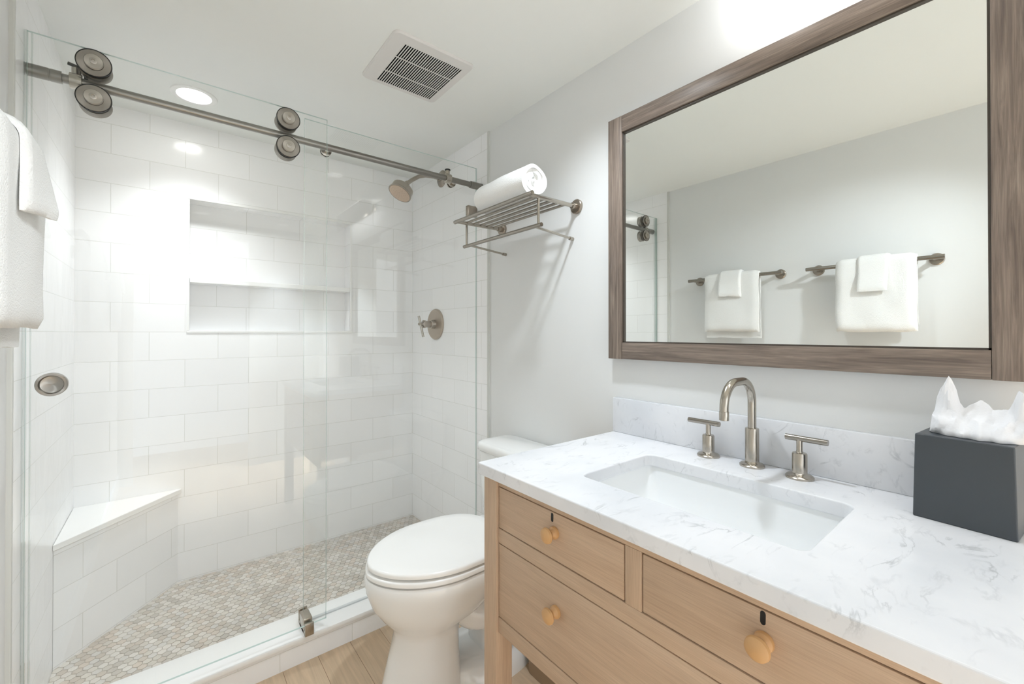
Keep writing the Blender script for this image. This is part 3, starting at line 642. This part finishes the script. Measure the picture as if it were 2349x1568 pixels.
# tissue: crumpled sheet with two standing tips
b = MB(); NU, NV = 72, 30; tc = P(cu, cv, bh)
sil = [(-0.060, 0.0), (-0.0575, 0.016), (-0.054, 0.044), (-0.050, 0.066), (-0.042, 0.084), (-0.0345, 0.104), (-0.030, 0.094), (-0.026, 0.082), (-0.0225, 0.056), (-0.018, 0.048), (-0.008, 0.056), (0.001, 0.062), (0.009, 0.054), (0.014, 0.046), (0.024, 0.048), (0.032, 0.050), (0.039, 0.066), (0.0445, 0.084), (0.051, 0.082), (0.056, 0.050), (0.061, 0.030), (0.064, 0.0)]
def sil_h(u):
    for (u0, h0), (u1, h1) in zip(sil, sil[1:]):
        if u <= u1: return h0 + (h1 - h0) * (u - u0) / (u1 - u0)
    return 0.0
def ridge(x, y, z): return 1 - abs(noise.noise(Vector((x, y, z)))) * 2
def tis(i, j):
    u = -0.060 + 0.124 * i / NU; us = 0.012; v = 2 * j / NV - 1; h = sil_h(u)
    wd = 0.036 * (1 - abs(u / 0.066) ** 3) + 0.004 + 0.006 * noise.noise(Vector((u * 60, 2.0 if v > 0 else 7.0, 0)))
    mass = min(h, 0.034 + 0.010 * noise.noise(Vector((u * 45, 1.5, 3))))
    z = mass * (1 - abs(v) ** 2.6) ** 0.7 + (h - mass) * math.exp(-((v - 0.10 * math.sin(u * 70)) / 0.20) ** 2)
    cr = 0.0065 * ridge(u * 36 + 3, v * 1.4, 1.0) + 0.002 * ridge(u * 90, v * 3.1 + u * 40, 4.0)
    k = min(1, (1 - abs(v)) * 5)
    z += (cr - 0.006) * k * (0.4 if z > 0.05 else 1)
    vv = wd * v + 0.012 * math.sin(u * 55 + 1) * (z / 0.06) + 0.006 * noise.noise(Vector((u * 80, z * 50, 9)))
    return tc + ax * (u + us + 0.004 * noise.noise(Vector((v * 3, u * 50, 5))) * k) + ay * vv + Vector((0, 0, max(z, 0.0) + 0.0008))
g = [[b.bm.verts.new(tis(i, j)) for j in range(NV + 1)] for i in range(NU + 1)]
for i in range(NU):
    for j in range(NV): b.bm.faces.new((g[i][j], g[i + 1][j], g[i + 1][j + 1], g[i][j + 1]))
ti = finish(b, 'facial_tissue', M['tissue'], loc=tuple(tc), smooth=24)
md = ti.modifiers.new('solid', 'SOLIDIFY'); md.thickness = 0.0008
tag(ti, 'crumpled white tissue sticking out of the dark slate box', 'tissue')

# ------------------------------------------------------------------ toilet
TY = 1.275
tl = thing('toilet', 'white toilet with closed lid between the vanity and the glass shower', 'toilet', (0.8, TY, 0))
def smooth_path(pts, rad, k=5):
    P_, R_ = [], []; n = len(pts)
    for i in range(n - 1):
        p0, p1, p2, p3 = [Vector(pts[max(0, min(n - 1, i + q))]) for q in (-1, 0, 1, 2)]
        for j in range(k):
            t = j / k; P_.append(0.5 * (2 * p1 + (p2 - p0) * t + (2 * p0 - 5 * p1 + 4 * p2 - p3) * t * t + (3 * p1 - p0 - 3 * p2 + p3) * t ** 3)); R_.append(rad[i] + (rad[i + 1] - rad[i]) * t)
    P_.append(Vector(pts[-1])); R_.append(rad[-1]); return P_, R_
def egg(x0, x1, hw, z, n=48, sq=2.0, wx=None, pt=1.14):
    """closed outline: rounded nose at x0, flatter back at x1"""
    out = []; cx = x0 + (x1 - x0) * (wx or 0.52)
    for k in range(n):
        a = 2 * PI * k / n; c, s_ = math.cos(a), math.sin(a)
        e = 2.0 / (sq if c > 0 else 2.0)
        if c > 0: e = 2 / 3.2
        px = cx + (x1 - cx) * (abs(c) ** e) if c > 0 else cx - (cx - x0) * abs(c)
        py = hw * (abs(s_) ** (pt if c <= 0 else 0.62)) * (1 if s_ >= 0 else -1)
        if c > 0: py *= 1 - 0.12 * (c ** 2)
        out.append((px, TY + py, z))
    return out
b = MB()
b.rings([egg(0.505, 0.77, 0.116, 0.0), egg(0.516, 0.765, 0.111, 0.06), egg(0.540, 0.76, 0.104, 0.15), egg(0.558, 0.76, 0.100, 0.222), egg(0.548, 0.77, 0.110, 0.253),
         egg(0.516, 0.84, 0.144, 0.290), egg(0.486, 0.90, 0.166, 0.335), egg(0.468, 0.93, 0.180, 0.385), egg(0.463, 0.94, 0.186, 0.424), egg(0.468, 0.935, 0.181, 0.4325)])
b.rings([[(x, TY + (y - TY), z) for x, y, z in egg(0.70, 1.09, hw, z, wx=0.4)] for hw, z in ((0.135, 0.0), (0.133, 0.035), (0.118, 0.055), (0.10, 0.07))])
b.rings([[(x, y, z) for x, y in rrect(cx, TY, hx, hy, 0.04, 5)] for cx, hx, hy, z in ((0.98, 0.12, 0.075, 0.05), (0.98, 0.13, 0.075, 0.24), (1.0, 0.165, 0.105, 0.34), (1.01, 0.160, 0.150, 0.40), (1.01, 0.160, 0.165, 0.432))])
for sg in (-1, 1):
    pp, rr2 = smooth_path([(0.74, TY + sg * 0.050, 0.285), (0.80, TY + sg * 0.068, 0.238), (0.87, TY + sg * 0.080, 0.232), (0.93, TY + sg * 0.084, 0.280), (0.985, TY + sg * 0.084, 0.325), (1.035, TY + sg * 0.080, 0.29), (1.055, TY + sg * 0.074, 0.19), (1.06, TY + sg * 0.068, 0.04)], [0.042, 0.050, 0.053, 0.053, 0.050, 0.048, 0.045, 0.042])
    b.tube(pp, rr2, 24)
finish(b, 'bowl', M['porcelain'], tl, smooth=55)
def disc(x0, x1, hw, z0, z1, r, nm, mat, dome=0.0):
    b = MB(); cx = (x0 + x1) / 2; rr_ = []
    for z, s_ in ((z0, r), (z0 + r * 0.5, 0), (z1 - r, 0), (z1 - r * 0.3, r * 0.35), (z1, r * 1.1)): rr_.append(egg(x0 + s_, x1 - s_, hw - s_, z, 64))
    for f_ in (0.85, 0.6, 0.3):
        rr_.append([(cx + (x - cx) * f_, TY + (y - TY) * f_, z1 + dome * (1 - f_)) for x, y, z in egg(x0 + r * 1.1, x1 - r * 1.1, hw - r * 1.1, z1, 64)])
    b.rings(rr_); return finish(b, nm, mat, tl, smooth=50)
disc(0.467, 0.93, 0.185, 0.4375, 0.4535, 0.004, 'seat', M['seat'])
disc(0.472, 0.945, 0.183, 0.4585, 0.476, 0.006, 'lid', M['seat'], 0.005)
for sg in (-1, 1):
    b = MB(); b.tube([(0.945, TY + sg * 0.05, 0.452), (0.945, TY + sg * 0.10, 0.452)], 0.012, 16); finish(b, 'hinge', M['seat'], tl)
b = MB(); b.rings([[(x, y, z) for x, y in rrect(cx, TY, hx, hy, 0.035, 6)] for cx, hx, hy, z in ((1.08, 0.080, 0.150, 0.43), (1.079, 0.085, 0.170, 0.47), (1.079, 0.0875, 0.180, 0.56), (1.078, 0.090, 0.186, 0.70))]); finish(b, 'tank', M['porcelain'], tl, smooth=50)
b = MB(); b.rings([[(x, y, z) for x, y in rrect(1.076, TY, hx, hy, 0.045, 7)] for hx, hy, z in ((0.092, 0.190, 0.7012), (0.0965, 0.195, 0.706), (0.097, 0.196, 0.726), (0.093, 0.192, 0.734), (0.085, 0.184, 0.737))]); finish(b, 'tank_lid', M['porcelain'], tl, smooth=50)
# waste bin between toilet and vanity
b = MB(); bc = (1.038, 1.036)
def brect(hx, hy, z, r=0.012): return [(x, y, z) for x, y in rrect(bc[0], bc[1], hx, hy, r, 4)]
b.rings([brect(0.062, 0.088, 0.001), brect(0.062, 0.088, 0.004), brect(0.074, 0.096, 0.235), brect(0.077, 0.099, 0.238), brect(0.077, 0.099, 0.25), brect(0.071, 0.093, 0.25), brect(0.06, 0.086, 0.01)])
b.bm.verts.ensure_lookup_table()
tag(finish(b, 'waste_bin', M['bin'], loc=(bc[0], bc[1], 0)), 'small taupe waste bin on the floor beneath the vanity end', 'waste bin')

# ------------------------------------------------------------------ towel rack and rolled towel
rk = thing('towel_rack', 'brushed nickel hotel towel rack with a lower bar on the wall over the toilet', 'towel rack', (XR, 1.30, 1.647))
AZ, AY0, AY1, AX = 1.647, 1.078, 1.530, 0.945
for y in (AY0, AY1):
    b = MB(); b.tube([(XR - 0.01, y, AZ), (AX - 0.004, y, AZ - 0.002)], 0.0075, 18); finish(b, 'arm', M['nickel'], rk)
    b = MB(); b.lathe((XR, y, AZ), (-1, 0, 0), [(0, 0.027), (0.008, 0.027), (0.011, 0.024), (0.012, 0.012), (0.03, 0.011)], 36); finish(b, 'wall_flange', M['nickel_w'], rk)
    b = MB(); b.tube([(0.985, y, AZ), (0.985, y, 1.549)], 0.0048, 14); finish(b, 'post', M['nickel'], rk)
b = MB(); b.tube([(AX - 0.003, AY0 - 0.018, AZ), (AX - 0.003, AY1 + 0.025, AZ)], 0.0078, 20); finish(b, 'front_bar', M['nickel_y'], rk)
for i in range(5):
    x = 0.985 + i * 0.0345; b = MB(); b.tube([(x, AY0, AZ), (x, AY1, AZ)], 0.0052, 16); finish(b, 'shelf_bar', M['nickel_y'], rk)
b = MB(); b.tube([(0.985, AY0 - 0.016, 1.548), (0.985, AY1 + 0.02, 1.548)], 0.0072, 20); finish(b, 'lower_bar', M['nickel_y'], rk)
for y in (AY0 + 0.022, AY1 - 0.022):
    b = MB(); b.tube([(0.985, y, 1.548), (XR - 0.012, y, 1.532)], 0.0044, 14); s_ = finish(b, 'lower_strut', M['nickel'], rk)
    b = MB(); b.tube([(XR - 0.018, y, 1.532), (XR, y, 1.531)], 0.007, 16); subpart(b, 'wall_foot', M['nickel'], s_)
# rolled towel: spiral strip
b = MB(); turns = 3.6; ns = 150; th = 0.0125; rx = 1.14
ys = [1.108 + (1.395 - 1.108) * j / 14 for j in range(15)]
rcx, rcz = 1.000, AZ + 0.0052 + 0.0635
def spir(f, y, off):
    a = f * turns * 2 * PI + 1.0; r0 = 0.006 + 0.0487 * f; r = r0 + off
    w = 0.0030 * noise.noise(Vector((a * 0.8, y * 14, off * 60)))
    endp = 0.0
    x = rcx + (r * rx + w) * math.cos(a); z = rcz + (r + w) * math.sin(a)
    return x, z
for j in range(1): pass
def endoff(f, jj):
    if jj not in (0, 1, 13, 14): return 0
    w_ = (0.013 * noise.noise(Vector((f * 13, jj > 5, 3))) + 0.009 * math.sin(f * turns * 2 * PI * 1.0 + 2.2) * (1 - f * 0.6) + 0.012 * (1 - f)) * (1 if jj in (0, 14) else 0.5)
    return w_ if jj < 5 else -w_
ringsA = []
for jj, y in enumerate(ys):
    ring = []
    for i in range(ns + 1):
        f = i / ns; x, z = spir(f, y, 0.0068); yo = endoff(f, jj)
        ring.append((x, y + yo, z))
    for i in range(ns, -1, -1):
        f = i / ns; x, z = spir(f, y, -0.0068); yo = endoff(f, jj)
        ring.append((x, y + yo, z))
    ringsA.append(ring)
b.rings(ringsA, False, False)
# end walls of the strip
for ring in (ringsA[0], ringsA[-1]):
    m_n = ns + 1
    for i in range(ns): b.quad(ring[i], ring[i + 1], ring[2 * m_n - 2 - i], ring[2 * m_n - 1 - i])
rt = finish(b, 'rolled_towel', M['towel'], loc=(rcx, 1.25, AZ + 0.006), smooth=60)
tag(rt, 'rolled white bath towel lying on the metal towel rack', 'towel')

# ------------------------------------------------------------------ towel bars on the left wall
BX, BZ = -0.222, 1.503
def towel_bar(y0, y1, label):
    r = thing('towel_bar', label, 'towel bar', (XL, (y0 + y1) / 2, BZ), 'towel bars on the left wall')
    b = MB(); b.tube([(BX, y0, BZ), (BX, y1, BZ)], 0.0095, 20); finish(b, 'bar', M['nickel_y'], r)
    for y in (y0 + 0.033, y1 - 0.033):
        b = MB(); b.lathe((XL, y, BZ), (1, 0, 0), [(0, 0.026), (0.008, 0.026), (0.011, 0.023), (0.012, 0.0105), (XL * -1 + BX, 0.0095)], 32); finish(b, 'post', M['nickel_w'], r)
towel_bar(0.862, 1.385, 'nickel towel bar nearer the shower holding the narrower hand towel')
towel_bar(0.250, 0.752, 'nickel towel bar farther from the shower holding the wider bath towel')
def drape(name, y0, y1, zf, zb, half, thick, label, seed, flare=0.0, wob=0.004, rtop=None, ny=26, taper=0.0, skew=0.0, group=None, twist=0.0):
    """cloth folded over the bar: a closed thick section swept along the bar; half = half gap between flaps"""
    b = MB(); ro = half + thick
    def section(o, zfb, zbb):
        pts = []; nz = 16
        for k in range(nz + 1):
            t = k / nz; pts.append(('f', zfb + (BZ - zfb) * t, o))
        for k in range(1, 12):
            a = PI * k / 12; pts.append(('a', a, o))
        for k in range(nz + 1):
            t = k / nz; pts.append(('b', BZ + (zbb - BZ) * t, o))
        return pts
    rings = []
    for j in range(ny + 1):
        t = j / ny; y = y0 + (y1 - y0) * t; ring = []
        edge = min(t, 1 - t) * ny
        tk = thick * (0.55 + 0.45 * min(1, edge / 2.0))
        zf_ = zf + 0.004 * noise.noise(Vector((y * 14, seed, 0))) + skew * t; zb_ = zb + 0.004 * noise.noise(Vector((y * 14, seed, 5)))
        outer_ = section(half + tk, zf_, zb_); inner_ = section(half, zf_ + 0.0, zb_ + 0.0)
        for s_, pl in ((1, outer_), (0, inner_[::-1])):
            for kind, v, o in pl:
                if kind == 'a': x = BX + o * math.cos(v); z = BZ + o * math.sin(v); yy = y
                else:
                    sg = 1 if kind == 'f' else -1; dep = (BZ - v)
                    fl = (flare + twist * (t - 0.5)) * (dep / max(BZ - zf, 0.01)) if kind == 'f' else 0
                    bul = 0.0
                    if s_ == 1 and kind == 'f':
                        q = v - zf_
                        if q < 0.02: bul = -tk * 0.5 * (1 - q / 0.02) ** 2
                    wv = wob * noise.noise(Vector((y * 11, v * 7, seed))) * min(1, dep / 0.05)
                    x = BX + sg * (o + bul) + fl + wv; z = v
                    yy = y + (t - 0.5) * taper * dep + 0.006 * noise.noise(Vector((v * 9, seed + 3, t > 0.5))) * (1 if edge < 2 else 0.5) * min(1, dep / 0.05)
                ring.append((x, yy, z))
        rings.append(ring)
    b.rings(rings, True, True)
    o = finish(b, name, M['towel'], loc=(BX, (y0 + y1) / 2, BZ), smooth=70)
    tag(o, label, 'towel', group); return o
drape('hand_towel', 0.972, 1.272, 1.187, 1.152, 0.0098, 0.017, 'white hand towel folded over the bar nearer the shower', 1.3)
drape('washcloth', 1.060, 1.180, 1.382, 1.400, 0.0278, 0.012, 'small white washcloth over the hand towel nearer the shower', 4.1, flare=0.013, wob=0.003, skew=0.011, twist=0.026)
drape('bath_towel', 0.335, 0.622, 1.185, 1.218, 0.0098, 0.021, 'wide white bath towel folded over the bar farther from the shower', 7.7, wob=0.007)
drape('washcloth', 0.425, 0.536, 1.370, 1.39, 0.0312, 0.009, 'small white washcloth over the bath towel farther from the shower', 9.2, flare=0.012, wob=0.003)

for o in bpy.data.objects:
    if '_o' in o: del o['_o']
